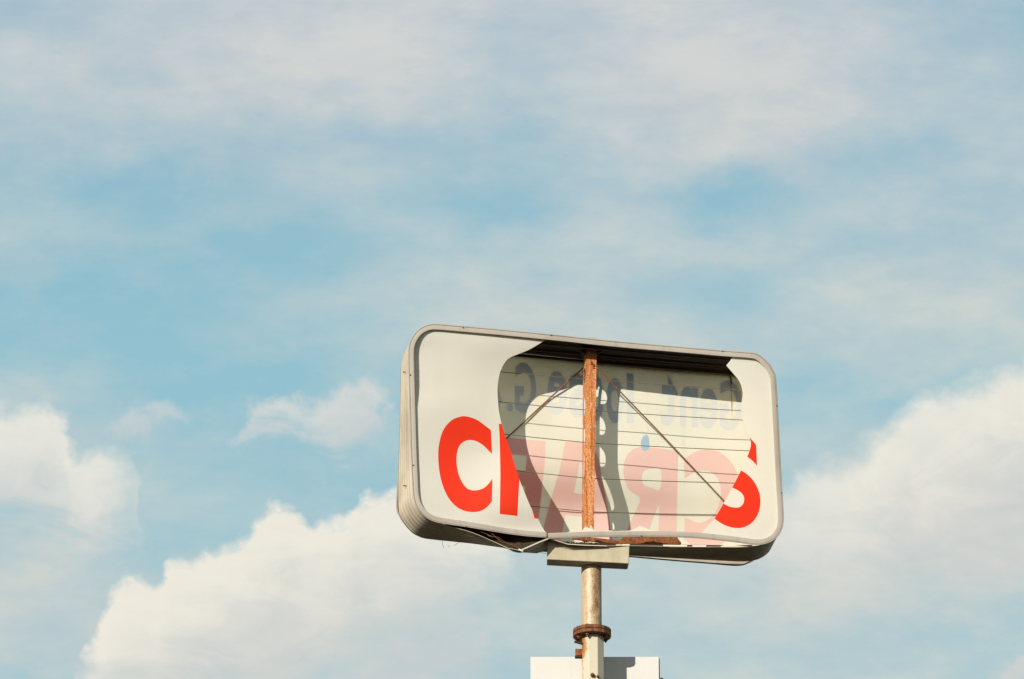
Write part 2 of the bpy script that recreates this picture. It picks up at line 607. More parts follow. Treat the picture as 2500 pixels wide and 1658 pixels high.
def m_sheet(c, trans, tw, stain=(0.45, 0.40, 0.28), amt=0.25, rough=0.35):
    """translucent acrylic / vinyl"""
    def f(T, b, V, out):
        n, _ = T.noise(V, 1.6, 5, 0.6)
        st, _ = T.noise(T.mapping(V, sc=(10, 10, 0.7)), 1.0, 5, 0.6)
        a = T.m('MULTIPLY', T.ss(n, 0.4, 0.75), amt)
        a = T.m('MAXIMUM', a, T.m('MULTIPLY', T.ss(st, 0.5, 0.78), amt))
        col = T.mix(a, c, stain)
        T.nt.links.new(col, b.inputs['Base Color'])
        b.inputs['Roughness'].default_value = rough
        b.inputs['Specular IOR Level'].default_value = 0.35
        tr = T.n('ShaderNodeBsdfTranslucent')
        T.put(tr.inputs[0], T.mix(a, trans, stain))
        mx = T.n('ShaderNodeMixShader')
        mx.inputs[0].default_value = tw
        T.nt.links.new(b.outputs[0], mx.inputs[1])
        T.nt.links.new(tr.outputs[0], mx.inputs[2])
        T.nt.links.new(mx.outputs[0], out.inputs[0])
    return f


M = {}
M['shell'] = mat('painted_sheet_metal', m_paint((0.56, 0.50, 0.39), (0.24, 0.17, 0.09), 0.6, 0.3, 0.45))
M['inner'] = mat('grimy_shaded_metal', m_paint((0.022, 0.016, 0.008), (0.05, 0.025, 0.008), 0.85, 0.4, 0.8))  # grime plus the cabinet's inner shade, put into a near-black base colour
M['trim'] = mat('oxidised_retainer_metal', m_paint((0.41, 0.37, 0.32), (0.26, 0.225, 0.18), 0.55, 0.25, 0.5))
M['saddle'] = mat('cream_painted_steel', m_paint((0.54, 0.49, 0.37), (0.30, 0.24, 0.14), 0.55, 0.35, 0.5))
M['rust'] = mat('rusty_steel', m_rust((0.68, 0.26, 0.08), (0.36, 0.105, 0.024), (0.11, 0.034, 0.012), (0.80, 0.52, 0.32), 0.55, 130))
M['rustd'] = mat('dark_rusty_steel', m_rust((0.20, 0.075, 0.022), (0.13, 0.045, 0.014), (0.05, 0.02, 0.009), (0.26, 0.13, 0.06), 0.3))
M['rustm'] = mat('brown_rusty_steel', m_rust((0.27, 0.09, 0.02), (0.18, 0.055, 0.013), (0.08, 0.028, 0.01), (0.36, 0.16, 0.06), 0.3))
M['rod'] = mat('brown_rod', m_rust((0.26, 0.11, 0.04), (0.18, 0.075, 0.025), (0.07, 0.03, 0.01), (0.3, 0.16, 0.08), 0.3))
M['wire'] = mat('dull_tie_wire', m_paint((0.17, 0.12, 0.075), (0.09, 0.06, 0.035), 0.6, 0.2, 0.5))
M['edge'] = mat('pale_bent_metal', m_paint((0.75, 0.70, 0.58), (0.5, 0.42, 0.3), 0.45, 0.1, 0.3))  # also colours the highlight strips along the shell edge
M['white'] = mat('white_acrylic', m_sheet((0.90, 0.885, 0.82), (0.92, 0.86, 0.68), 0.42, (0.80, 0.76, 0.62), 0.22))
M['red'] = mat('red_vinyl', m_sheet((0.74, 0.027, 0.002), (0.7, 0.04, 0.01), 0.10, (0.56, 0.022, 0.003), 0.35, 0.55))
M['back'] = mat('yellowed_acrylic', m_sheet((0.93, 0.91, 0.81), (1.50, 1.38, 1.06), 0.40, (0.74, 0.70, 0.52), 0.38))  # transmission colour above full white, adds light to the shaded panel
M['pink'] = mat('acrylic_over_red_vinyl', m_sheet((0.92, 0.76, 0.68), (1.35, 0.70, 0.58), 0.38, (0.76, 0.58, 0.48), 0.2))
M['bluel'] = mat('acrylic_over_blue_vinyl', m_sheet((0.94, 0.94, 0.87), (0.72, 0.98, 1.02), 0.38, (0.74, 0.74, 0.62), 0.2))
M['rear'] = mat('white_acrylic_rear', m_sheet((0.90, 0.88, 0.78), (0.97, 0.93, 0.80), 0.90, (0.84, 0.80, 0.62), 0.25))
M['redrear'] = mat('red_vinyl_rear', m_sheet((0.66, 0.03, 0.004), (0.85, 0.13, 0.11), 0.65, (0.6, 0.06, 0.03), 0.25))
M['bluerear'] = mat('blue_vinyl_rear', m_sheet((0.03, 0.10, 0.22), (0.10, 0.34, 0.52), 0.65, (0.06, 0.16, 0.24), 0.25))
M['board'] = mat('white_sign_board', m_paint((0.56, 0.555, 0.53), (0.50, 0.48, 0.43), 0.5, 0.04, 0.2))


def f_pole(T, b, V, out):
    n, _ = T.noise(T.mapping(V, sc=(1, 1, 0.35)), 22, 7, 0.7)
    sp, _ = T.noise(T.mapping(V, sc=(1, 1, 0.6)), 190, 4, 0.75)
    st, _ = T.noise(T.mapping(V, sc=(7, 7, 0.5)), 1.0, 4, 0.6)
    col = T.mix(T.ss(st, 0.4, 0.7), (0.54, 0.47, 0.34), (0.42, 0.30, 0.17))
    r = T.m('ADD', T.m('MULTIPLY', n, 0.5), T.m('MULTIPLY', sp, 0.5))
    # the rust run down the middle of the visible side
    sp3 = T.n('ShaderNodeSeparateXYZ')
    T.put(sp3.inputs[0], V)
    run = T.ss(T.m('ABSOLUTE', T.m('SUBTRACT', sp3.outputs[0], POLE_RUN)), 0.0, 0.055, 1.0, 0.0)
    r = T.m('ADD', r, T.m('MULTIPLY', run, 0.10))
    col = T.mix(T.m('MULTIPLY', T.ss(r, 0.50, 0.60), 0.8), col, (0.31, 0.165, 0.06))
    col = T.mix(T.m('MULTIPLY', T.ss(r, 0.59, 0.67), 0.8), col, (0.13, 0.055, 0.02))
    T.nt.links.new(col, b.inputs['Base Color'])
    b.inputs['Roughness'].default_value = 0.55
    bump(T, b, sp, 0.25)


def f_octo(T, b, V, out):
    n, _ = T.noise(T.mapping(V, sc=(1, 1, 0.3)), 9, 7, 0.7)
    sp, _ = T.noise(V, 60, 4, 0.7)
    r = T.m('ADD', T.m('MULTIPLY', n, 0.65), T.m('MULTIPLY', sp, 0.35))
    sp3 = T.n('ShaderNodeSeparateXYZ')
    T.put(sp3.inputs[0], V)
    left = T.ss(sp3.outputs[0], LEFT_X, LEFT_X + 0.05, 1.0, 0.0)
    topz = T.ss(sp3.outputs[2], TOP_Z - 0.36, TOP_Z - 0.02, 0.0, 1.0)
    r = T.m('ADD', r, T.m('MULTIPLY', T.m('MULTIPLY', left, topz), 0.26))
    col = T.mix(T.ss(r, 0.54, 0.64), (0.51, 0.47, 0.36), (0.40, 0.18, 0.05))
    col = T.mix(T.ss(r, 0.64, 0.74), col, (0.27, 0.09, 0.02))
    T.nt.links.new(col, b.inputs['Base Color'])
    b.inputs['Roughness'].default_value = 0.6
    bump(T, b, sp, 0.25)


# ------------------------------------------------------------------ the ground (below the frame)
def ground():
    def f(T, b, V, out):
        n, _ = T.noise(V, 0.08, 6, 0.6)
        n2, _ = T.noise(V, 6, 6, 0.7)
        col = T.mix(T.ss(n, 0.4, 0.6), (0.024, 0.020, 0.012), (0.036, 0.029, 0.015))
        col = T.mix(T.m('MULTIPLY', T.ss(n2, 0.4, 0.7), 0.5), col, (0.042, 0.035, 0.022))
        T.nt.links.new(col, b.inputs['Base Color'])
        b.inputs['Roughness'].default_value = 0.95
        b.inputs['Specular IOR Level'].default_value = 0.1
        bump(T, b, n2, 0.5, 0.01)
    bm = bmesh.new()
    N = 24
    g = [[bm.verts.new(((i / N - 0.5) * 6000, (j / N - 0.5) * 6000, 0)) for j in range(N + 1)] for i in range(N + 1)]
    for i in range(N):
        for j in range(N):
            bm.faces.new((g[i][j], g[i + 1][j], g[i + 1][j + 1], g[i][j + 1]))
    o = obj('ground', bm, mat('asphalt', f))
    prop(o, kind='structure')


ground()

# ------------------------------------------------------------------ the big sign
POLE_TOP = P(1443.8, 1386, 60)
POLE_TOP.z = P(1336, 1366, 26).z
POLE_C = Vector((POLE_TOP.x, POLE_TOP.y, 0))
sign = empty('pole_sign', POLE_C, 'rusty roadside pole sign with broken white face and red letters, on a stained cream pole', 'sign')


def zat(py, yy):
    r = ray(1446, py)
    return CAM.z + r.z * ((yy - CAM.y) / r.y)


# ---- depth of the warped back panel and of the front pieces
def bmp(v, c, w):
    t = max(0.0, 1 - ((v - c) / w) ** 2)
    return t * t * (3 - 2 * t)


def sm(t):
    t = max(0.0, min(1.0, t))
    return t * t * (3 - 2 * t)


def d_back(x, y):
    yy = y - 0.08 * (x - 1450)
    d = 138.0
    d -= 24.0 * bmp(yy, 1065, 190) * (1 - 0.55 * sm((x - 1480) / 330))
    d += 26.0 * sm((yy - 1110) / 230) * bmp(x, 1450, 520)
    d += 14.0 * sm((yy - 1130) / 170) * bmp(x, 1310, 210)
    return d


def d_front(x, y):
    d = 5.0
    if x < 1450:
        d += 24.0 * sm((x - 1000) / 260) * bmp(y, 1010, 190)
        d -= 13.0 * sm((x - 1100) / 170) * bmp(y, 1195, 97)
        d += 9.0 * bmp(y, 905, 95) * (1 - sm((x - 1004) / 190))
    return d


# ---- retainer frame (front): outer edge, clockwise, starting just right of the break at the bottom

TRIM = [(1333.5, 1312.6), (1278.3, 1308.5), (1215, 1299.8), (1151.5, 1288.8), (1100.7, 1281.4), (1067.3, 1276), (1047, 1268.3),
        (1034.7, 1259.4), (1023.5, 1247.3), (1014.3, 1231), (1010.2, 1215.7), (1007.7, 1195.3), (1003.3, 1100), (1000.4, 1000),
        (998, 920), (996.9, 863), (999, 842), (1005, 826), (1015.5, 810.5), (1030, 798.8), (1047.3, 792.2), (1066, 791), (1110, 794.5),
        (1230, 805.2), (1372, 819.2), (1458, 828.7), (1556, 837.8), (1658, 846.5), (1762, 855.6), (1828, 860.3), (1850.4, 865),
        (1866, 876.4), (1879.6, 891), (1888.5, 906.7), (1894, 924.6), (1898.6, 994), (1904, 1100), (1908.5, 1184.5), (1912, 1240.5),
        (1912.5, 1274), (1908.7, 1292), (1898.6, 1309.5), (1884, 1322), (1866, 1328.6), (1848, 1330.4), (1830, 1328.6), (1789.4, 1323),
        (1735.3, 1317), (1694.7, 1313.4), (1640.6, 1311), (1580, 1310.4), (1520, 1310.7), (1444, 1311.2), (1393.4, 1313), (1338.5, 1315.2)]
path = rs(TRIM, 7, closed=False)
bm = bmesh.new()
sweep(bm, path, [(0.0, 12), (-0.6, 0.5), (0.3, -1.8), (1.6, -1.8), (2.1, 0.6), (2.8, -1.0), (12.2, -2.6), (13.4, -2.2), (13.6, 3.2), (4, 4), (3, 12)], closed=False)
obj('front_frame', bm, M['trim'], sign, smooth=35)

# rivets / screws of the frame
bm = bmesh.new()
for q in ((1130.5, 800.2), (1345, 818.5), (1001.3, 915.5), (1008.6, 1136), (1763.5, 857.5), (1896.5, 991), (1908.4, 1204), (1138.5, 1286), (1565, 1308.5)):
    c = P(q[0], q[1], -1.5)
    tube(bm, [c - DV * 2.2 * S, c + DV * 2 * S], 1.5 * S, 8)
pieces('screw', bm, M['rustd'], sign)

def fold(x, y):
    return 25.0 * max(0.0, 1 - abs(x - 1272) / 75.0) ** 1.0 if y > 1290 else 0.0


# ---- cabinet shell
FB = [((1066, 793), (1030, 840)), ((1230, 807), (1200, 854)), ((1458, 830.5), (1425, 877)), ((1658, 848.5), (1622, 896)), ((1828, 862), (1790, 910)),
      ((1849, 867), (1812, 914)), ((1865, 878), (1828, 924)), ((1878, 892.5), (1841, 939)), ((1886.5, 908), (1850, 955)), ((1892, 926), (1855, 973)),
      ((1896.5, 994), (1859, 1041)), ((1902, 1100), (1863, 1149)), ((1906.5, 1184), (1871, 1235)), ((1910, 1240), (1877, 1288)), ((1910.5, 1274), (1884, 1318)),
      ((1907, 1292), (1882, 1340)), ((1897, 1309.5), (1872, 1353)), ((1884, 1321.5), (1857, 1363)), ((1866, 1329), (1838, 1369)), ((1840, 1334), (1806, 1371)),
      ((1762, 1335.8), (1727, 1367.5)), ((1678, 1335.6), (1645, 1363)), ((1600, 1334), (1565, 1358.5)), ((1528, 1333), (1495, 1353.5)),
      ((1482, 1333.5), (1450, 1351)), ((1430, 1331.5), (1400, 1350)), ((1387, 1329), (1360, 1350)), ((1341.5, 1314.5), (1330, 1346)),
      ((1306, 1329.5), (1310, 1351)), ((1272, 1345.5), (1268, 1348.5)), ((1240, 1339), (1234, 1338)), ((1177, 1310.5), (1165, 1328.5)), ((1139, 1296.5), (1115, 1323)),
      ((1098, 1286), (1075, 1319)), ((1066, 1276), (1038, 1314.6)), ((1047.5, 1267.3), (1021, 1309)), ((1035.5, 1258.5), (1007, 1301)),
      ((1024.5, 1246.5), (995, 1289)), ((1015.5, 1230.5), (984, 1275)), ((1011.5, 1215.5), (976, 1259)), ((1009, 1195), (972, 1238)),
      ((1004.5, 1100), (972.5, 1150)), ((1001.4, 1000), (976, 1045)), ((998.5, 880), (978.5, 908)), ((998.3, 863), (980, 890)), ((1000.4, 843), (985, 867)),
      ((1006.5, 827), (993, 853)), ((1017, 812), (1003, 845)), ((1031.5, 800.2), (1014, 841)), ((1048.5, 793.8), (1022, 840))]
comb = rs([(f[0], f[1], b[0], b[1]) for f, b in FB], 7, closed=True, lin_idx=(24, 25, 26, 27, 28, 29, 30))
rows = [0, 0.015]
gro = set()
for g in (0.14, 0.30, 0.46, 0.62, 0.78, 0.93):
    rows += [g - 0.012, g, g + 0.012]
    gro.add(g)
rows += [1.0]
bm = bmesh.new()
n = len(comb)
ringv = []
for i, (fx_, fy_, bx_, by_) in enumerate(comb):
    a = comb[(i - 1) % n]
    b = comb[(i + 1) % n]
    tx, ty = b[0] - a[0], b[1] - a[1]
    l = math.hypot(tx, ty) or 1
    nx, ny = -ty / l, tx / l          # inward (clockwise in image)
    cr = 1.0 if 1150 < fx_ < 1345 and fy_ > 1280 else 0.0
    ring = []
    for r in rows:
        w = 1.0 if r in gro else 0.0
        if cr and 0.05 < r < 0.95:
            w += 5.0 * noise.noise(Vector((fx_ * 0.035, r * 4.0, 1.3)))
        x = fx_ + (bx_ - fx_) * r + nx * w
        y = fy_ + (by_ - fy_) * r + ny * w
        d0 = 7 - fold(fx_, fy_)
        ring.append(bm.verts.new(P(x, y, d0 + (136 - d0) * r)))
    ringv.append(ring)
for i in range(n):
    j = (i + 1) % n
    for k in range(len(rows) - 1):
        bm.faces.new((ringv[i][k], ringv[i][k + 1], ringv[j][k + 1], ringv[j][k]))
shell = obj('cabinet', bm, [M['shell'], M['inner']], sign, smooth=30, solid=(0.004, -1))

# ---- back retainer frame
BP = [(b[0], b[1]) for f, b in FB]
BPATH = []
for (x, y) in BP:
    BPATH.append((x, y))
BPATH[15:27] = [(1868, 1342), (1858, 1355), (1846, 1365), (1826, 1375.5), (1800, 1381.5), (1727, 1376), (1645, 1369.5), (1565, 1362.5), (1495, 1356), (1450, 1352.5), (1400, 1350.5), (1360, 1350)]
BPATH[27:30] = [(1330, 1347), (1300, 1346), (1268, 1344)]
BPATH[39:41] = [(972.5, 1257), (967.2, 1236)]
BPATH[41] = (971.5, 1150)
path = rs(BPATH, 8, closed=True)
bm = bmesh.new()
sweep(bm, path, [(-0.5, 137.5), (-0.5, 147), (14, 147), (14, 145.5), (3, 144.5), (3, 137.5)])
obj('back_frame', bm, M['trim'], sign, smooth=35)


# ---- flat sheet pieces with printed letters cut in by constrained triangulation
def sheet(name, outline, holes, letters, dfun, mats, parent, grid=26, thick=1.2, label=None):
    """letters: list of (name, material, [polygons], label)"""
    verts, edges = [], []

    def addloop(poly):
        poly = rs([tuple(p[:2]) for p in poly], 9, smooth=False)
        k = len(verts)
        verts.extend(Vector((p[0], p[1])) for p in poly)
        edges.extend((k + i, k + (i + 1) % len(poly)) for i in range(len(poly)))
    addloop(outline)
    for h in holes:
        addloop(h)
    for L in letters:
        for pl in L[2]:
            addloop(pl)
    xs = [p[0] for p in outline]
    ys = [p[1] for p in outline]
    x = min(xs) + grid * 0.5
    while x < max(xs):
        y = min(ys) + grid * 0.5
        while y < max(ys):
            if inside(x, y, outline):
                verts.append(Vector((x + random.uniform(-2, 2), y + random.uniform(-2, 2))))
            y += grid
        x += grid
    ov, oe, of, _, _, _ = delaunay_2d_cdt(verts, edges, [], 0, 0.02)
    cls = []
    for f in of:
        c = sum((ov[i] for i in f), Vector((0, 0))) / len(f)
        if not inside(c.x, c.y, outline) or any(inside(c.x, c.y, h) for h in holes):
            cls.append(None)
            continue
        k = -1
        for li, L in enumerate(letters):
            cnt = sum(inside(c.x, c.y, pl) for pl in L[2])
            if cnt % 2:
                k = li
                break
        cls.append(k)
    ecount = {}
    for f, c in zip(of, cls):
        if c is None:
            continue
        for i in range(len(f)):
            e = tuple(sorted((f[i], f[(i + 1) % len(f)])))
            ecount[e] = ecount.get(e, 0) + 1
    def nrm(x, y):
        p = P(x, y, dfun(x, y))
        a = P(x + 2, y, dfun(x + 2, y)) - p
        b = P(x, y + 2, dfun(x, y + 2)) - p
        q = a.cross(b).normalized()
        return q if q.dot(DV) < 0 else -q
    main = None
    for k in [-1] + list(range(len(letters))):
        fs = [f for f, c in zip(of, cls) if c == k]
        if not fs:
            continue
        bm = bmesh.new()
        mp = {}
        nl = []

        def gv(i, s):
            if (i, s) not in mp:
                p = P(ov[i].x, ov[i].y, dfun(ov[i].x, ov[i].y))
                if s:
                    p = p + DV * (thick * S)
                mp[(i, s)] = bm.verts.new(p)
                q = nrm(ov[i].x, ov[i].y)
                nl.append(-q if s else q)
            return mp[(i, s)]
        for f in fs:
            bm.faces.new([gv(i, 0) for i in reversed(f)])
            bm.faces.new([gv(i, 1) for i in f]).material_index = 1
            for i in range(len(f)):
                a, b = f[i], f[(i + 1) % len(f)]
                if ecount[tuple(sorted((a, b)))] == 1:
                    bm.faces.new((gv(a, 0), gv(b, 0), gv(b, 1), gv(a, 1)))
        if k == -1:
            main = obj(name, bm, mats, parent, recalc=False, normals=nl)
            if label:
                main['label'] = label
        else:
            lo = obj(letters[k][0], bm, list(letters[k][1]), main, recalc=False, normals=nl)
            if letters[k][3]:
                lo['label'] = letters[k][3]
    return main


# front-left piece (its outer edge slides under the frame; a crescent stands clear of it at the upper left)
HOLE_L = [(1333, 829), (1307.3, 845), (1289, 855), (1267, 864), (1246, 872.5), (1235, 882), (1224.8, 899), (1218.5, 918), (1214.9, 945.5), (1215.3, 973),
          (1218, 1002.5), (1224.8, 1035), (1235.4, 1070), (1246, 1100.7), (1261.8, 1151.5), (1268.3, 1172), (1279.8, 1200), (1290.4, 1226), (1297.4, 1241),
          (1305, 1254), (1314.5, 1267.5), (1322.5, 1284.7), (1335, 1304)]
holeL = rs(HOLE_L, 6, closed=False)
left_out = holeL + [(1278, 1302), (1215, 1293), (1151, 1282), (1100, 1274.5), (1070, 1269), (1052, 1262), (1040, 1252), (1030, 1240), (1021.5, 1223), (1018, 1200),
                    (1013, 1120), (1010, 1040), (1007, 960), (1006, 900), (1006, 866), (1009, 842), (1018, 822), (1032, 809), (1050, 802), (1068, 799), (1110, 803), (1230, 814)]
LC = [(1198.4, 1050), (1184.6, 1039.6), (1165.6, 1025.8), (1146.6, 1018.4), (1129.7, 1016.3), (1110.7, 1021.6), (1098, 1030), (1085.3, 1044.8), (1076.8, 1063.8),
      (1071.6, 1087), (1070, 1102.9), (1070.5, 1130.3), (1074.7, 1162), (1083.2, 1191.6), (1095.9, 1217), (1112.8, 1236), (1131.8, 1246.6), (1157.2, 1250.4),
      (1178.3, 1245.5), (1193, 1234), (1201, 1223.3)]
LCi = [(1202.2, 1168.4), (1193, 1181), (1180.4, 1192), (1161.4, 1197.5), (1144.5, 1194.8), (1131.8, 1183.2), (1121, 1162), (1116, 1140.9), (1114.5, 1119.8),
       (1117, 1100.7), (1123.4, 1086), (1134, 1077.5), (1146.6, 1074.3), (1163.5, 1077.5), (1180.4, 1088), (1193.2, 1100.7), (1201.2, 1108)]
letC = rs(LC, 4, closed=False) + rs(LCi, 4, closed=False)
letR = [(1217.6, 1035), (1219.6, 1060), (1221.7, 1155.7), (1220.2, 1255), (1263.3, 1259.9), (1265.5, 1215), (1268.1, 1171), (1350, 1171), (1350, 1100), (1300, 1035)]
tipR = [(1293, 1229), (1298.5, 1243), (1305, 1265.8), (1335, 1268), (1320, 1225)]
sheet('front_panel', left_out, [], [('letter', (M['red'], M['redrear']), [letC], 'red letter C on the left piece of the broken face'),
                                    ('letter', (M['red'], M['redrear']), [letR, tipR], 'red remains of the second letter, cut off by the broken edge')],
      d_front, [M['white'], M['rear']], sign, label='large left piece of broken white face with red C')

HOLE_R = [(1713, 1301), (1729.4, 1283), (1744.4, 1266.3), (1766.4, 1229.3), (1787.7, 1191), (1809, 1148.6), (1824.3, 1115), (1830, 1100.8), (1833.4, 1086.6), (1832.3, 1072),
          (1825.4, 1062), (1818, 1045), (1813.4, 1026), (1809.5, 1006), (1810.3, 985), (1812.5, 970), (1813, 958), (1809, 939.2), (1801, 924.6), (1788.8, 910), (1773.1, 892), (1783, 880.5), (1789.5, 868)]
holeR = rs(HOLE_R, 6, closed=False, lin_idx=(19, 20, 21))
right_out = holeR + [(1826, 869), (1846, 873), (1860, 883), (1872, 897), (1881, 912), (1886, 928), (1891, 994), (1896.5, 1100), (1901, 1184.5), (1904, 1240.5),
                     (1904.5, 1272), (1901, 1288), (1892, 1303), (1880, 1313), (1864, 1320), (1848, 1322), (1830, 1320.5), (1789.4, 1315), (1735.3, 1309)]
sT = [(1831.5, 1069), (1844.8, 1084.7), (1846.4, 1090), (1848.2, 1137.8), (1843, 1131), (1837, 1125), (1823.5, 1114.4), (1810, 1105), (1815, 1066)]
sOut = rs([(1800, 1144), (1809, 1148.6), (1823.5, 1157.6), (1837, 1171), (1848.2, 1189), (1854.5, 1206.9), (1856.5, 1227), (1852.7, 1249.4), (1842.6, 1268.5), (1828, 1281.9),
           (1810, 1288.7), (1792.2, 1288.7), (1774.2, 1284.2), (1758.6, 1276.3), (1744.4, 1266.3), (1735, 1259)], 4, closed=False)
sIn = rs([(1755, 1222), (1766.4, 1229.3), (1778.7, 1236), (1794.4, 1239.4), (1805.6, 1238.2), (1813.5, 1231.5), (1816.8, 1221.4), (1815.7, 1211.4), (1809, 1202.4), (1798.9, 1195.7), (1787.7, 1191), (1775, 1186)], 4, closed=False)
sheet('front_panel', right_out, [], [('letter', (M['red'], M['redrear']), [sT, sOut + sIn], 'red letter S on the right piece of the broken face')],
      d_front, [M['white'], M['rear']], sign, label='narrow right piece of broken white face with red S')
for sh in ([(1383, 1303), (1387.7, 1298.7), (1392, 1297), (1397.2, 1293), (1401, 1295.5), (1406, 1296.8), (1414, 1298), (1414, 1304)],
           [(1416, 1304), (1419.4, 1298), (1426.4, 1288.5), (1431.5, 1286), (1436, 1289), (1441.6, 1290.4), (1448, 1294.5), (1458, 1298), (1458, 1304)],
           [(1466, 1304), (1469.5, 1297), (1484, 1295), (1503, 1296.6), (1520, 1296), (1536, 1295.5), (1545.6, 1293.5), (1555.8, 1287.3), (1562, 1283.5), (1571, 1286.6),
            (1583.7, 1292), (1594, 1295), (1610, 1297), (1640, 1298.5), (1680, 1301), (1680, 1305)]):
    bm = bmesh.new()
    slab(bm, sh, 3.5, 1.2)
    obj('panel_shard', bm, M['white'], sign)

# back panel, seen from inside: the lettering of the other side shows through in mirror image
back_out = rs([(1060, 850), (1230, 866), (1458, 890), (1622, 905), (1785, 919), (1815, 927), (1838, 950), (1848, 985), (1853, 1050), (1857, 1149), (1860, 1240), (1862, 1300),
               (1855, 1330), (1835, 1343), (1800, 1347), (1700, 1345), (1600, 1344), (1500, 1343), (1400, 1340), (1330, 1336), (1260, 1328), (1180, 1318), (1080, 1304), (1040, 1295), (1012, 1270), (995, 1240), (988, 1150),
               (990, 1045), (994, 930), (1000, 880), (1020, 858)], 12)
tear = rs([(1578, 1062), (1584, 1068), (1585.5, 1078), (1586, 1090), (1583, 1097), (1573, 1101.5), (1567, 1096), (1564.5, 1085), (1566, 1074), (1571, 1066)], 3)
# mirrored red letters (C R A F T S read from the other side)
mC = rs([(1670, 1122), (1690, 1107), (1715, 1098), (1745, 1100), (1772, 1115), (1793, 1141), (1804, 1175), (1806, 1215), (1802, 1262), (1788, 1300), (1762, 1328), (1722, 1338), (1692, 1332), (1671, 1318)], 6, closed=False) + \
    rs([(1671, 1263), (1690, 1272), (1712, 1276), (1738, 1262), (1754, 1235), (1760, 1205), (1757, 1180), (1745, 1160), (1722, 1149), (1697, 1153), (1672, 1168)], 6, closed=False)
mR = rs([(1656, 1101), (1600, 1094)], 40, closed=False, smooth=False) + rs([(1600, 1094), (1562, 1092), (1540, 1101), (1526, 1122), (1522, 1150), (1527, 1178), (1538, 1198), (1561, 1213)], 5, closed=False) + \
    [(1563, 1224), (1545, 1262), (1524, 1312), (1578, 1318), (1592, 1272), (1609, 1231), (1607, 1330), (1651, 1334)]
mRc = rs([(1613, 1147), (1590, 1145), (1575, 1148), (1568, 1158), (1567, 1172), (1573, 1184), (1590, 1191), (1611, 1195)], 5)
mA = [(1380, 1078), (1447, 1083), (1462, 1124), (1478, 1210), (1491, 1293), (1497, 1325), (1446, 1322), (1437, 1264), (1381, 1257), (1373, 1296), (1369, 1320), (1322, 1316), (1328, 1283), (1349, 1204), (1366, 1150)]
mAc = [(1417, 1122), (1401, 1204), (1436, 1208), (1430, 1165)]
mF = [(1216, 1066), (1332, 1078), (1331, 1120), (1325, 1175), (1319, 1230), (1312, 1300), (1268, 1296), (1278, 1240), (1282, 1186), (1228, 1178), (1230, 1146), (1283, 1150), (1286, 1113), (1218, 1106)]
mT = [(1100, 1050), (1204, 1063), (1202, 1098), (1172, 1095), (1166, 1280), (1124, 1275), (1130, 1090), (1100, 1087)]
reds = [('letter', (M['pink'], M['redrear']), [mC], None), ('letter', (M['pink'], M['redrear']), [mR, mRc], None), ('letter', (M['pink'], M['redrear']), [mA, mAc], None), ('letter', (M['pink'], M['redrear']), [mF], None), ('letter', (M['pink'], M['redrear']), [mT], None)]


# blue line of writing: outlines taken from Blender's built-in font, thickened, mirrored and set in place
def glyph(ch, x0, x1, ytop, ybot, off=0.035, shear=0.0):
    cu = bpy.data.curves.new('tmp', 'FONT')
    cu.body = ch
    cu.offset = off
    cu.resolution_u = 5
    to = bpy.data.objects.new('tmp', cu)
    COL.objects.link(to)
    bpy.context.view_layer.update()
    me = to.to_mesh()
    bm = bmesh.new()
    bm.from_mesh(me)
    to.to_mesh_clear()
    bmesh.ops.remove_doubles(bm, verts=bm.verts[:], dist=0.0005)
    nxt = {}
    for e in bm.edges:
        if len(e.link_faces) == 1:
            for a, b in ((0, 1), (1, 0)):
                nxt.setdefault(e.verts[a].index, []).append(e.verts[b].index)
    bm.verts.ensure_lookup_table()
    co = [v.co.copy() for v in bm.verts]
    bm.free()
    loops, seen = [], set()
    for st in nxt:
        if st in seen:
            continue
        lp, cur, prev = [st], st, None
        seen.add(st)
        while True:
            c = [q for q in nxt[cur] if q != prev and q not in seen]
            if not c:
                break
            prev, cur = cur, c[0]
            seen.add(cur)
            lp.append(cur)
        if len(lp) > 3:
            loops.append([co[i] for i in lp])
    bpy.data.objects.remove(to)
    bpy.data.curves.remove(cu)
    ax = [p.x for l in loops for p in l]
    ay = [p.y for l in loops for p in l]
    out = []
    for l in loops:
        q = []
        for p in l:
            u = (p.x - min(ax)) / (max(ax) - min(ax))
            v = (p.y - min(ay)) / (max(ay) - min(ay))
            x = x1 - u * (x1 - x0)
            y = ybot - v * (ybot - ytop) + 0.082 * (x - (x0 + x1) / 2)
            q.append((x, y))
        out.append(q)
    return out


blues = []
for ch, x0, x1, yt, yb in (('G', 1757, 1812, 929, 1052), ('e', 1708, 1753, 949, 1047), ('n', 1660, 1704, 945, 1043), ('t', 1613, 1655, 914, 1040), ('l', 1530, 1547, 912, 1034),
                           ('o', 1480, 1522, 922, 1034), ('c', 1440, 1474, 915, 1030), ('s', 1388, 1428, 911, 1020), ('e', 1336, 1384, 906, 1014), ('G', 1257, 1309, 886, 1009), ('.', 1236, 1253, 984, 1005),
                           ('f', 1196, 1226, 940, 1030)):
    blues.append(('letter', (M['bluel'], M['bluerear']), glyph(ch, x0, x1, yt, yb, 0.03 if ch not in 'l.' else 0.0), None))
sheet('back_panel', back_out, [tear], reds + blues, d_back, [M['back'], M['rear']], sign, grid=18, label='yellowed rear face seen from inside, with mirrored lettering and a small leaf-shaped hole')

# ---- rusty upright inside: channel, open at the back, round holes through its left wall
bm = bmesh.new()
DP = 43.0
WD = 26.0
top_y, bot_y = 848, 1322


def upx(y):                         # left edge of front face
    return 1431.2 - 0.011 * (y - 880)


def quadstrip(pa, pb):
    va = [bm.verts.new(p) for p in pa]
    vb = [bm.verts.new(p) for p in pb]
    for i in range(len(pa) - 1):
        bm.faces.new((va[i], vb[i], vb[i + 1], va[i + 1]))


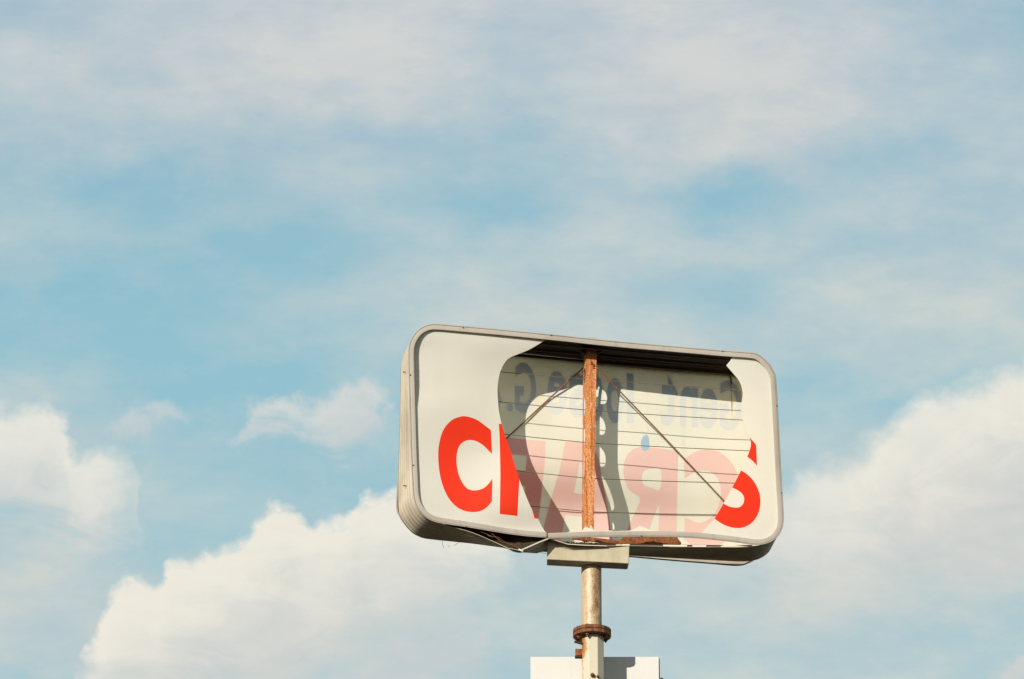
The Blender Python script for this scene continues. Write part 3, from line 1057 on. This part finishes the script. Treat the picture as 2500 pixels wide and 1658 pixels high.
# front plate with ragged bottom, then right wall
fr = [(upx(top_y), top_y), (upx(top_y) + 25, top_y + 2)] + [(upx(y) + 24.8 - 1.4 * sm((y - 1000) / 250), y) for y in range(880, 1290, 20)] + \
     [(1450.5, 1294), (1446, 1286), (1443.5, 1278), (1441, 1282), (1440, 1290), (1436, 1292), (1433, 1288), (1429, 1284), (1427.5, 1270)] + [(upx(y) - 1.5 * sm((y - 1100) / 100), y) for y in range(1260, 860, -20)]
slab(bm, fr, DP, 2.0)
rw = [P(upx(y) + 24.5 - 1.4 * sm((y - 1000) / 250), y, DP + 2) for y in range(850, 1300, 25)]
quad = [p + DV * (WD * S) for p in rw]
quadstrip(rw, quad)
quadstrip([p - U * 2 * S for p in rw], [p - U * 2 * S for p in quad])
# left wall with holes via triangulation in (depth, height)
zt = P(1431, top_y, DP).z
zb = P(1428, 1316, DP).z
base = P(1431.2, 880, DP + 2)
H = (zt - zb) / S


def lw(dd, hh):
    """depth dd (0..WD), height below the top hh (units)"""
    return base + DV * (dd * S) + Vector((0, 0, zt - base.z - hh * S)) - U * (0.3 + 0.011 * hh) * S


vs, es = [], []


def lp(poly):
    k = len(vs)
    vs.extend(Vector(p) for p in poly)
    es.extend((k + i, k + (i + 1) % len(poly)) for i in range(len(poly)))


outl = [(0, 0), (WD, 0), (WD, 74), (WD + 7, 80), (WD + 7, 190), (WD + 3, 196), (WD + 7, 202), (WD + 7, H - 110), (WD + 2, H - 104), (WD + 7, H - 98), (WD + 7, H), (0, H)]
lp(outl)
hol = []
for hc, hw, hv in ((69, 21, 22), (150, 20, 25), (231, 20.5, 25), (306, 17, 31), (372, 7, 9)):
    h = [(23.8 - hw * math.cos(math.pi * (t / 16 - 0.5)) ** 0.8, hc + hv * math.sin(math.pi * (t / 16 - 0.5))) for t in range(1, 16)]
    hol.append(h)
    lp(h)
ov, oe, of, _, _, _ = delaunay_2d_cdt(vs, es, [], 0, 0.01)
vv0 = [bm.verts.new(lw(v.x, v.y)) for v in ov]
for f in of:
    c = sum((ov[i] for i in f), Vector((0, 0))) / len(f)
    if inside(c.x, c.y, outl) and not any(inside(c.x, c.y, h) for h in hol):
        bm.faces.new([vv0[i] for i in f])
bmesh.ops.recalc_face_normals(bm, faces=bm.faces[:])
obj('upright', bm, M['rust'], sign)
# weld blobs and cleat where the brace meets the upright
bm = bmesh.new()
for (a, b_, c_, r_) in ((1444, 884, 42, 2.6), (1446.5, 889, 42, 2.2), (1449, 893, 42, 2.6), (1442.5, 889, 42.5, 1.8), (1447.5, 898, 42.5, 2.0), (1451, 899, 42.5, 2.0)):
    bmesh.ops.create_icosphere(bm, subdivisions=2, radius=r_ * S, matrix=Matrix.Translation(P(a, b_, c_)))
pieces('weld', bm, M['rustd'], sign, smooth=60)

# ---- braces
bm = bmesh.new()
tube(bm, [P(1443, 883, 41.3), P(1600, 1045, 82), P(1775, 1231, 124)], 1.75 * S, 8)
obj('brace', bm, M['rod'], sign, smooth=60)
bm = bmesh.new()
tube(bm, [P(1430, 893, 104), P(1340, 974, 112), P(1226, 1080, 106)], 1.75 * S, 8)
obj('brace', bm, M['rod'], sign, smooth=60)
bm = bmesh.new()
slab(bm, [(1412, 919), (1424, 905), (1431, 898), (1431, 919)], 84, 3)
obj('gusset', bm, M['rustd'], sign)

# ---- tie wires, running through the upright
for a, b_, c_ in (((1190, 905, 58), (1448, 927, 58), (1822, 952.5, 70)), ((1190, 978, 58), (1440, 1002, 58), (1826, 1026.5, 72)), ((1190, 1055.5, 58), (1440, 1081.5, 58), (1840, 1101.3, 58)),
                  ((1190, 1141, 58), (1440, 1168.3, 58), (1810, 1180, 52)), ((1190, 1224.5, 58), (1440, 1249.7, 58), (1790, 1257.6, 56))):
    pts = [P(*a), P(*[(a[i] * .5 + b_[i] * .5) + (0.7 if i == 1 else 0) for i in range(3)]), P(*b_), P(*[(b_[i] * .5 + c_[i] * .5) + (1.0 if i == 1 else 0) for i in range(3)]), P(*c_)]
    bm = bmesh.new()
    tube(bm, pts, 0.98 * S, 6)
    obj('tie_wire', bm, M['wire'], sign, smooth=60)
bm = bmesh.new()
tube(bm, [P(1783, 908, 128), P(1786, 970, 128), P(1789, 1075, 130)], 0.7 * S, 6)
slab(bm, [(1781, 912), (1785, 912), (1787.5, 938), (1784.5, 938)], 124, 2)
pieces('hanging_wire', bm, M['wire'], sign)

# ---- ceiling rails
bm = bmesh.new()
for d0, dz, w in ((20, 4, 7), (60, 6, 10), (68, 9, 3), (110, 5, 5)):
    a0, a1 = P(1200, 820 + 0.355 * d0, d0), P(1860, 876 + 0.355 * d0, d0)
    hexa(bm, [a0, a1, a1 - Vector((0, 0, dz * S)), a0 - Vector((0, 0, dz * S))] + [q + DV * w * S for q in (a0, a1, a1 - Vector((0, 0, dz * S)), a0 - Vector((0, 0, dz * S)))])
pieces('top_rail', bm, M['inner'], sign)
bm = bmesh.new()
slab(bm, [(1417, 853), (1425, 851), (1462, 854), (1470, 858), (1462, 862), (1456, 866), (1430, 864), (1420, 859)], 44, 30)
obj('top_bracket', bm, M['inner'], sign)

# ---- bottom beam, dark strip behind the lip, torn lip
bm = bmesh.new()
slab(bm, [(1509, 1322), (1520, 1314), (1530, 1305), (1650, 1304), (1656, 1316), (1664, 1326), (1650, 1325), (1600, 1324.5), (1518, 1322.5)], 46, 18)
slab(bm, [(1398, 1309), (1455, 1313), (1511, 1320), (1660, 1326.5), (1660, 1330), (1511, 1327), (1450, 1322), (1398, 1316)], 40, 5)
pieces('bottom_beam', bm, M['rustm'], sign)
bm = bmesh.new()
slab(bm, [(1425.5, 1304), (1440, 1304), (1440, 1320), (1435, 1323.5), (1427, 1321)], 48, 14)
obj('upright_foot', bm, M['rust'], sign)
bm = bmesh.new()
slab(bm, [(1385, 1323), (1450, 1324.5), (1528, 1327), (1618, 1329.5), (1760, 1331), (1836, 1330.5), (1832, 1332.5), (1760, 1334.6), (1600, 1333), (1482, 1332.5), (1385, 1328.5)], 11, 8)
obj('dark_backing_strip', bm, M['inner'], sign)  # dark strip added behind the lip so its notches look dark
bm = bmesh.new()
lipm = [[(1520, 1328.5), (1537, 1328.3), (1537, 1333.6), (1520, 1333.3)], [(1618.5, 1330), (1640, 1330.2), (1660, 1330.8), (1677.5, 1330.8), (1677.5, 1336), (1640, 1335.6), (1620, 1334.5)],
        [(1690.5, 1331), (1724.5, 1331), (1723.5, 1336.3), (1690.5, 1336)], [(1760, 1333), (1772, 1330.6), (1800, 1330.5), (1838, 1331), (1832, 1335.2), (1800, 1336.4), (1760, 1336.4)]]
for l in lipm:
    slab(bm, l, 7.5, 1.0)
pieces('torn_lip', bm, M['edge'], sign)
bm = bmesh.new()
random.seed(5)
for i in range(26):
    x = random.uniform(1392, 1452)
    y = 1322.5 + (x - 1392) * 0.03 + random.uniform(-0.8, 1.5)
    w = random.uniform(0.6, 2.0)
    slab(bm, [(x, y), (x + w, y - 0.7), (x + w * 1.4, y + 0.8), (x + 0.3, y + 1.2)], random.uniform(7.5, 9.5), 1)
pieces('debris', bm, M['edge'], sign)

# ---- crumpled floor sheet at the left of the pole
bm = bmesh.new()
topl = rs([(1086, 1279), (1151, 1288), (1215, 1299), (1278, 1307.5), (1340, 1312)], 6, closed=False)
botl = rs([(1092, 1284.5), (1139, 1297.5), (1177, 1312), (1240, 1340), (1272, 1346), (1306, 1330), (1342, 1315)], 6, closed=False, lin_idx=(4, 5))
NA, NB = 44, 9


def samp(pl, t):
    t = t * (len(pl) - 1)
    i = min(int(t), len(pl) - 2)
    f = t - i
    return (pl[i][0] + (pl[i + 1][0] - pl[i][0]) * f, pl[i][1] + (pl[i + 1][1] - pl[i][1]) * f)


g = []
for i in range(NA + 1):
    a, b_ = samp(topl, i / NA), samp(botl, i / NA)
    row = []
    for j in range(NB + 1):
        f = j / NB
        x, y = a[0] + (b_[0] - a[0]) * f, a[1] + (b_[1] - a[1]) * f
        env = math.sin(math.pi * i / NA)
        dd = 13 + 26 * f * (1 - f) * 4 * env * 0.9 + 9 * env * noise.noise(Vector((x * 0.05, y * 0.11, 0.4))) + 5 * env * noise.noise(Vector((x * 0.16, y * 0.3, 3.4)))
        row.append(bm.verts.new(P(x, y, dd - fold(x, 1300) * f)))
    g.append(row)
for i in range(NA):
    for j in range(NB):
        bm.faces.new((g[i][j], g[i + 1][j], g[i + 1][j + 1], g[i][j + 1]))
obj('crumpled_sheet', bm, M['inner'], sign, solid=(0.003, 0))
bm = bmesh.new()


def strip(pts, w, d0, th=2.0):
    n_ = len(pts)
    up, dn = [], []
    for i, p in enumerate(pts):
        a, b_ = pts[max(i - 1, 0)], pts[min(i + 1, n_ - 1)]
        tx, ty = b_[0] - a[0], b_[1] - a[1]
        l = math.hypot(tx, ty)
        up.append((p[0] + ty / l * w, p[1] - tx / l * w, p[2] if len(p) > 2 else d0))
        dn.append((p[0] - ty / l * w, p[1] + tx / l * w, p[2] if len(p) > 2 else d0))
    for i in range(n_ - 1):
        q = [P(*up[i]), P(*up[i + 1]), P(*dn[i + 1]), P(*dn[i])]
        hexa(bm, q + [k + DV * th * S for k in q])


strip([(1270.5, 1343.8, -20), (1295, 1333, -13), (1320, 1322, -5), (1341.5, 1313.8, 3)], 1.35, 4)  # pale strips added along the shell edge, sunlit highlight put into colour
strip([(1341.5, 1313.8, 2), (1362, 1320.8, 3), (1387, 1328.6, 4)], 0.55, 4)
strip([(1387, 1328.4, 4), (1430, 1331.2, 5), (1482, 1332.8, 5)], 0.75, 4)
strip([(1266, 1341, -20), (1272, 1343.5, -21), (1277, 1346, -20)], 1.7, 3)
pieces('lit_edge_strip', bm, M['edge'], sign)
bm = bmesh.new()
for pl, r_ in (([(1130, 1292, 9), (1160, 1295, 7), (1183, 1302, 7), (1205, 1312, 6)], 0.6), ([(1190, 1306, 5), (1197, 1309.5, 4), (1208, 1310, 4), (1203, 1305, 4), (1200, 1303, 4)], 0.7),
               ([(1208, 1310, 4), (1216, 1316, 4), (1223, 1322.5, 4)], 0.9), ([(1208, 1310, 4), (1219, 1313, 4), (1226, 1320, 5), (1247, 1328, 5), (1262, 1330, 5)], 0.55), ([(1235, 1325, 4), (1255, 1333, 4), (1268, 1340, 4)], 0.6)):
    tube(bm, [P(*q) for q in rs(pl, 3, closed=False)], r_ * S, 5)
pieces('torn_wiring', bm, M['rod'], sign)
bm = bmesh.new()
for pl in ([(1079, 1316, 120), (1079.5, 1324, 122), (1081, 1331, 121), (1083, 1337.5, 120)], [(1125, 1322, 120), (1116, 1327, 120), (1109, 1332, 121)], [(1094, 1331, 120), (1098, 1336, 120)],
           [(1318, 1348, 60), (1326, 1350.5, 60), (1335.5, 1351.5, 58)]):
    tube(bm, [P(*q) for q in pl], 0.45 * S, 5)
pieces('loose_wire', bm, M['rod'], sign)
# side screws on the left flank and little cap strips on the top edge
bm = bmesh.new()
for q in ((987, 908.5), (987.7, 1186)):
    c = P(q[0], q[1], 62)
    tube(bm, [c - U * 3 * S, c + U * 6 * S], 1.7 * S, 8)
pieces('side_screw', bm, M['rustd'], sign)
bm = bmesh.new()
for x0, y0 in ((1434, 823.6), (1781, 854.2)):
    slab(bm, [(x0, y0), (x0 + 8, y0 - 0.4), (x0 + 22, y0 + 1.6), (x0 + 22, y0 + 5), (x0, y0 + 4)], 4, 20)
pieces('lifting_lug', bm, M['trim'], sign)

# ---- saddle box under the cabinet
bm = bmesh.new()
f0 = [P(1336, 1319, 26), P(1537, 1329, 8), P(1535.5, 1376, 8), P(1336, 1366, 26)]
bk = [P(1336, 1333, 72), P(1534, 1344, 54), P(1532, 1391, 54), P(1335, 1381, 72)]
hexa(bm, f0 + bk)
obj('saddle', bm, M['saddle'], sign, bevel=0.006)

# ---- pole
YP = POLE_TOP.y
z_fl_top = zat(1538, YP)
z_fl_bot = zat(1556, YP)
POLE_RUN = 0.035
LEFT_X = -0.085 + 0.006
TOP_Z = z_fl_bot
bm = bmesh.new()
prism(bm, (POLE_C.x, YP), 24.4 * S, z_fl_top, POLE_TOP.z - 0.002, 40)
obj('upper_pole', bm, mat('stained_cream_pipe', f_pole), sign, smooth=40)
oc = (POLE_C.x + 2.2 * S, YP)
bm = bmesh.new()
prism(bm, oc, 28.2 * S, 0.0, z_fl_bot, 8, R(24.0), 28.2 * S)
obj('lower_pole', bm, mat('rust_streaked_octagonal_pole', f_octo), sign, bevel=0.004)
hh = (z_fl_top - z_fl_bot)
for k, (za, zb_) in enumerate(((z_fl_bot + hh * 0.53, z_fl_top), (z_fl_bot, z_fl_bot + hh * 0.47))):
    bm = bmesh.new()
    prism(bm, (POLE_C.x + 0.6 * S, YP), 46.5 * S, za, zb_, 16, R(11.25) + R(5))
    if k == 0:
        prism(bm, (POLE_C.x, YP), 27.5 * S, zb_ + 0.0005, zb_ + 5 * S, 32, 0, 24.6 * S)
    obj('flange', bm, M['rustd'] if k else M['rustf'] if 'rustf' in M else M['rustd'], sign, bevel=0.003)
bm = bmesh.new()
prism(bm, (POLE_C.x + 0.6 * S, YP), 42.5 * S, z_fl_bot + hh * 0.465, z_fl_bot + hh * 0.535, 16)
obj('gasket', bm, M['inner'], sign)
def lathe(bm, c, prof, seg=8):
    rings = [[bm.verts.new((c[0] + r * math.cos(2 * math.pi * k / seg), c[1] + r * math.sin(2 * math.pi * k / seg), z)) for k in range(seg)] for z, r in prof]
    for i in range(len(prof) - 1):
        for k in range(seg):
            l = (k + 1) % seg
            bm.faces.new((rings[i][k], rings[i][l], rings[i + 1][l], rings[i + 1][k]))
    bm.faces.new(rings[0][::-1])
    bm.faces.new(rings[-1])


for an in (R(206), R(252), R(334), R(20), R(70), R(120), R(160)):
    bx, by = POLE_C.x + 36 * S * math.cos(an), YP + 36 * S * math.sin(an)
    bm = bmesh.new()
    lathe(bm, (bx, by), [(z_fl_bot - 9 * S, 2.2 * S), (z_fl_bot - 5.5 * S, 2.3 * S), (z_fl_bot - 5.4 * S, 4.2 * S), (z_fl_bot - 0.6 * S, 4.2 * S), (z_fl_bot - 0.5 * S, 2.4 * S),
                         (z_fl_top + 0.4 * S, 2.4 * S), (z_fl_top + 0.5 * S, 4.0 * S), (z_fl_top + 3.6 * S, 4.0 * S)])
    obj('bolt', bm, M['rustd'], sign)
yl = YP - 12 * S
bm = bmesh.new()
tube(bm, [PY(1402.5, 1566.5, yl), PY(1424, 1572.5, yl)], 3.2 * S, 8)
obj('step_peg', bm, M['inner'], sign)
bm = bmesh.new()
c0 = [PY(1404.5, 1583.5, yl), PY(1424, 1584, yl), PY(1424, 1600.5, yl), PY(1404.5, 1600, yl)]
hexa(bm, c0 + [q + Vector((0, 14 * S, 0)) for q in c0])
obj('hinge_bracket', bm, M['rustm'], sign, bevel=0.004)
bm = bmesh.new()
c0 = [PY(1403.5, 1600.6, yl), PY(1424, 1601.2, yl), PY(1424, 1604.5, yl), PY(1403.5, 1603.5, yl)]
hexa(bm, c0 + [q + Vector((0, 14 * S, 0)) for q in c0])
obj('hinge_plate', bm, M['inner'], sign)
yf = YP - 26.5 * S
for q, r_ in (((1446.5, 1649), 5.2), ((1459.5, 1652), 3.4)):
    bm = bmesh.new()
    c = PY(q[0], q[1], yf)
    tube(bm, [c - Vector((0, q_ * S, 0)) for q_ in (9, 5.2, 5, -8)], lambda t: r_ * S * (0.5 if t < 0.5 else 1), 8)
    obj('bolt', bm, M['rustd'], sign)
bm = bmesh.new()
prism(bm, (oc[0], oc[1]), 0.75, 0.0, 0.35, 32, 0, 0.7)
obj('footing', bm, M['board'], sign)

# ------------------------------------------------------------------ the white board on the same pole
YB = YP + 78 * S
bc = PY(1452, 1604, YB)
board = empty('sign_board', Vector((bc.x, YB, bc.z - 0.75)), 'plain white sign board behind the lower pole, cut by the bottom of the picture', 'sign')
x0, x1 = PY(1295.3, 1604, YB).x, PY(1608.2, 1604, YB).x
zt_ = PY(1452, 1603.6, YB).z
bm = bmesh.new()
p = [Vector((x0, YB, zt_)), Vector((x1, YB, zt_)), Vector((x1, YB, zt_ - 1.5)), Vector((x0, YB, zt_ - 1.5))]
hexa(bm, p + [q + Vector((0, 0.012, 0)) for q in p])
obj('face', bm, M['board'], board, bevel=0.0015)
bm = bmesh.new()
for (a, b_, c_, d_) in ((x1 + 0.001, x1 + 0.010, zt_ - 0.01, zt_ - 1.5), (x0 + 0.02, x0 + 0.05, zt_ - 0.02, zt_ - 1.48)):
    p = [Vector((a, YB + 0.014, c_)), Vector((b_, YB + 0.014, c_)), Vector((b_, YB + 0.014, d_)), Vector((a, YB + 0.014, d_))]
    hexa(bm, p + [q + Vector((0, 0.03, 0)) for q in p])
pieces('back_rail', bm, M['trim'], board)
for dz in (0.35, 1.1):
    bm = bmesh.new()
    a, b_ = POLE_C.x - 0.06, POLE_C.x + 0.07
    y0_, y1_ = YP + 20 * S, YB - 0.001
    p = [Vector((a, y0_, zt_ - dz)), Vector((b_, y0_, zt_ - dz)), Vector((b_, y0_, zt_ - dz - 0.08)), Vector((a, y0_, zt_ - dz - 0.08))]
    q = [Vector((v.x, y1_, v.z)) for v in p]
    hexa(bm, p + q)
    obj('mounting_bracket', bm, M['rustd'], board)
bm = bmesh.new()
c = PY(1615.5, 1657, YB)
tube(bm, [Vector((c.x - 0.012, YB + 0.03, c.z + 0.004)), Vector((c.x + 0.011, YB + 0.03, c.z + 0.004))], 0.014, 8)
obj('side_clip', bm, M['inner'], board)
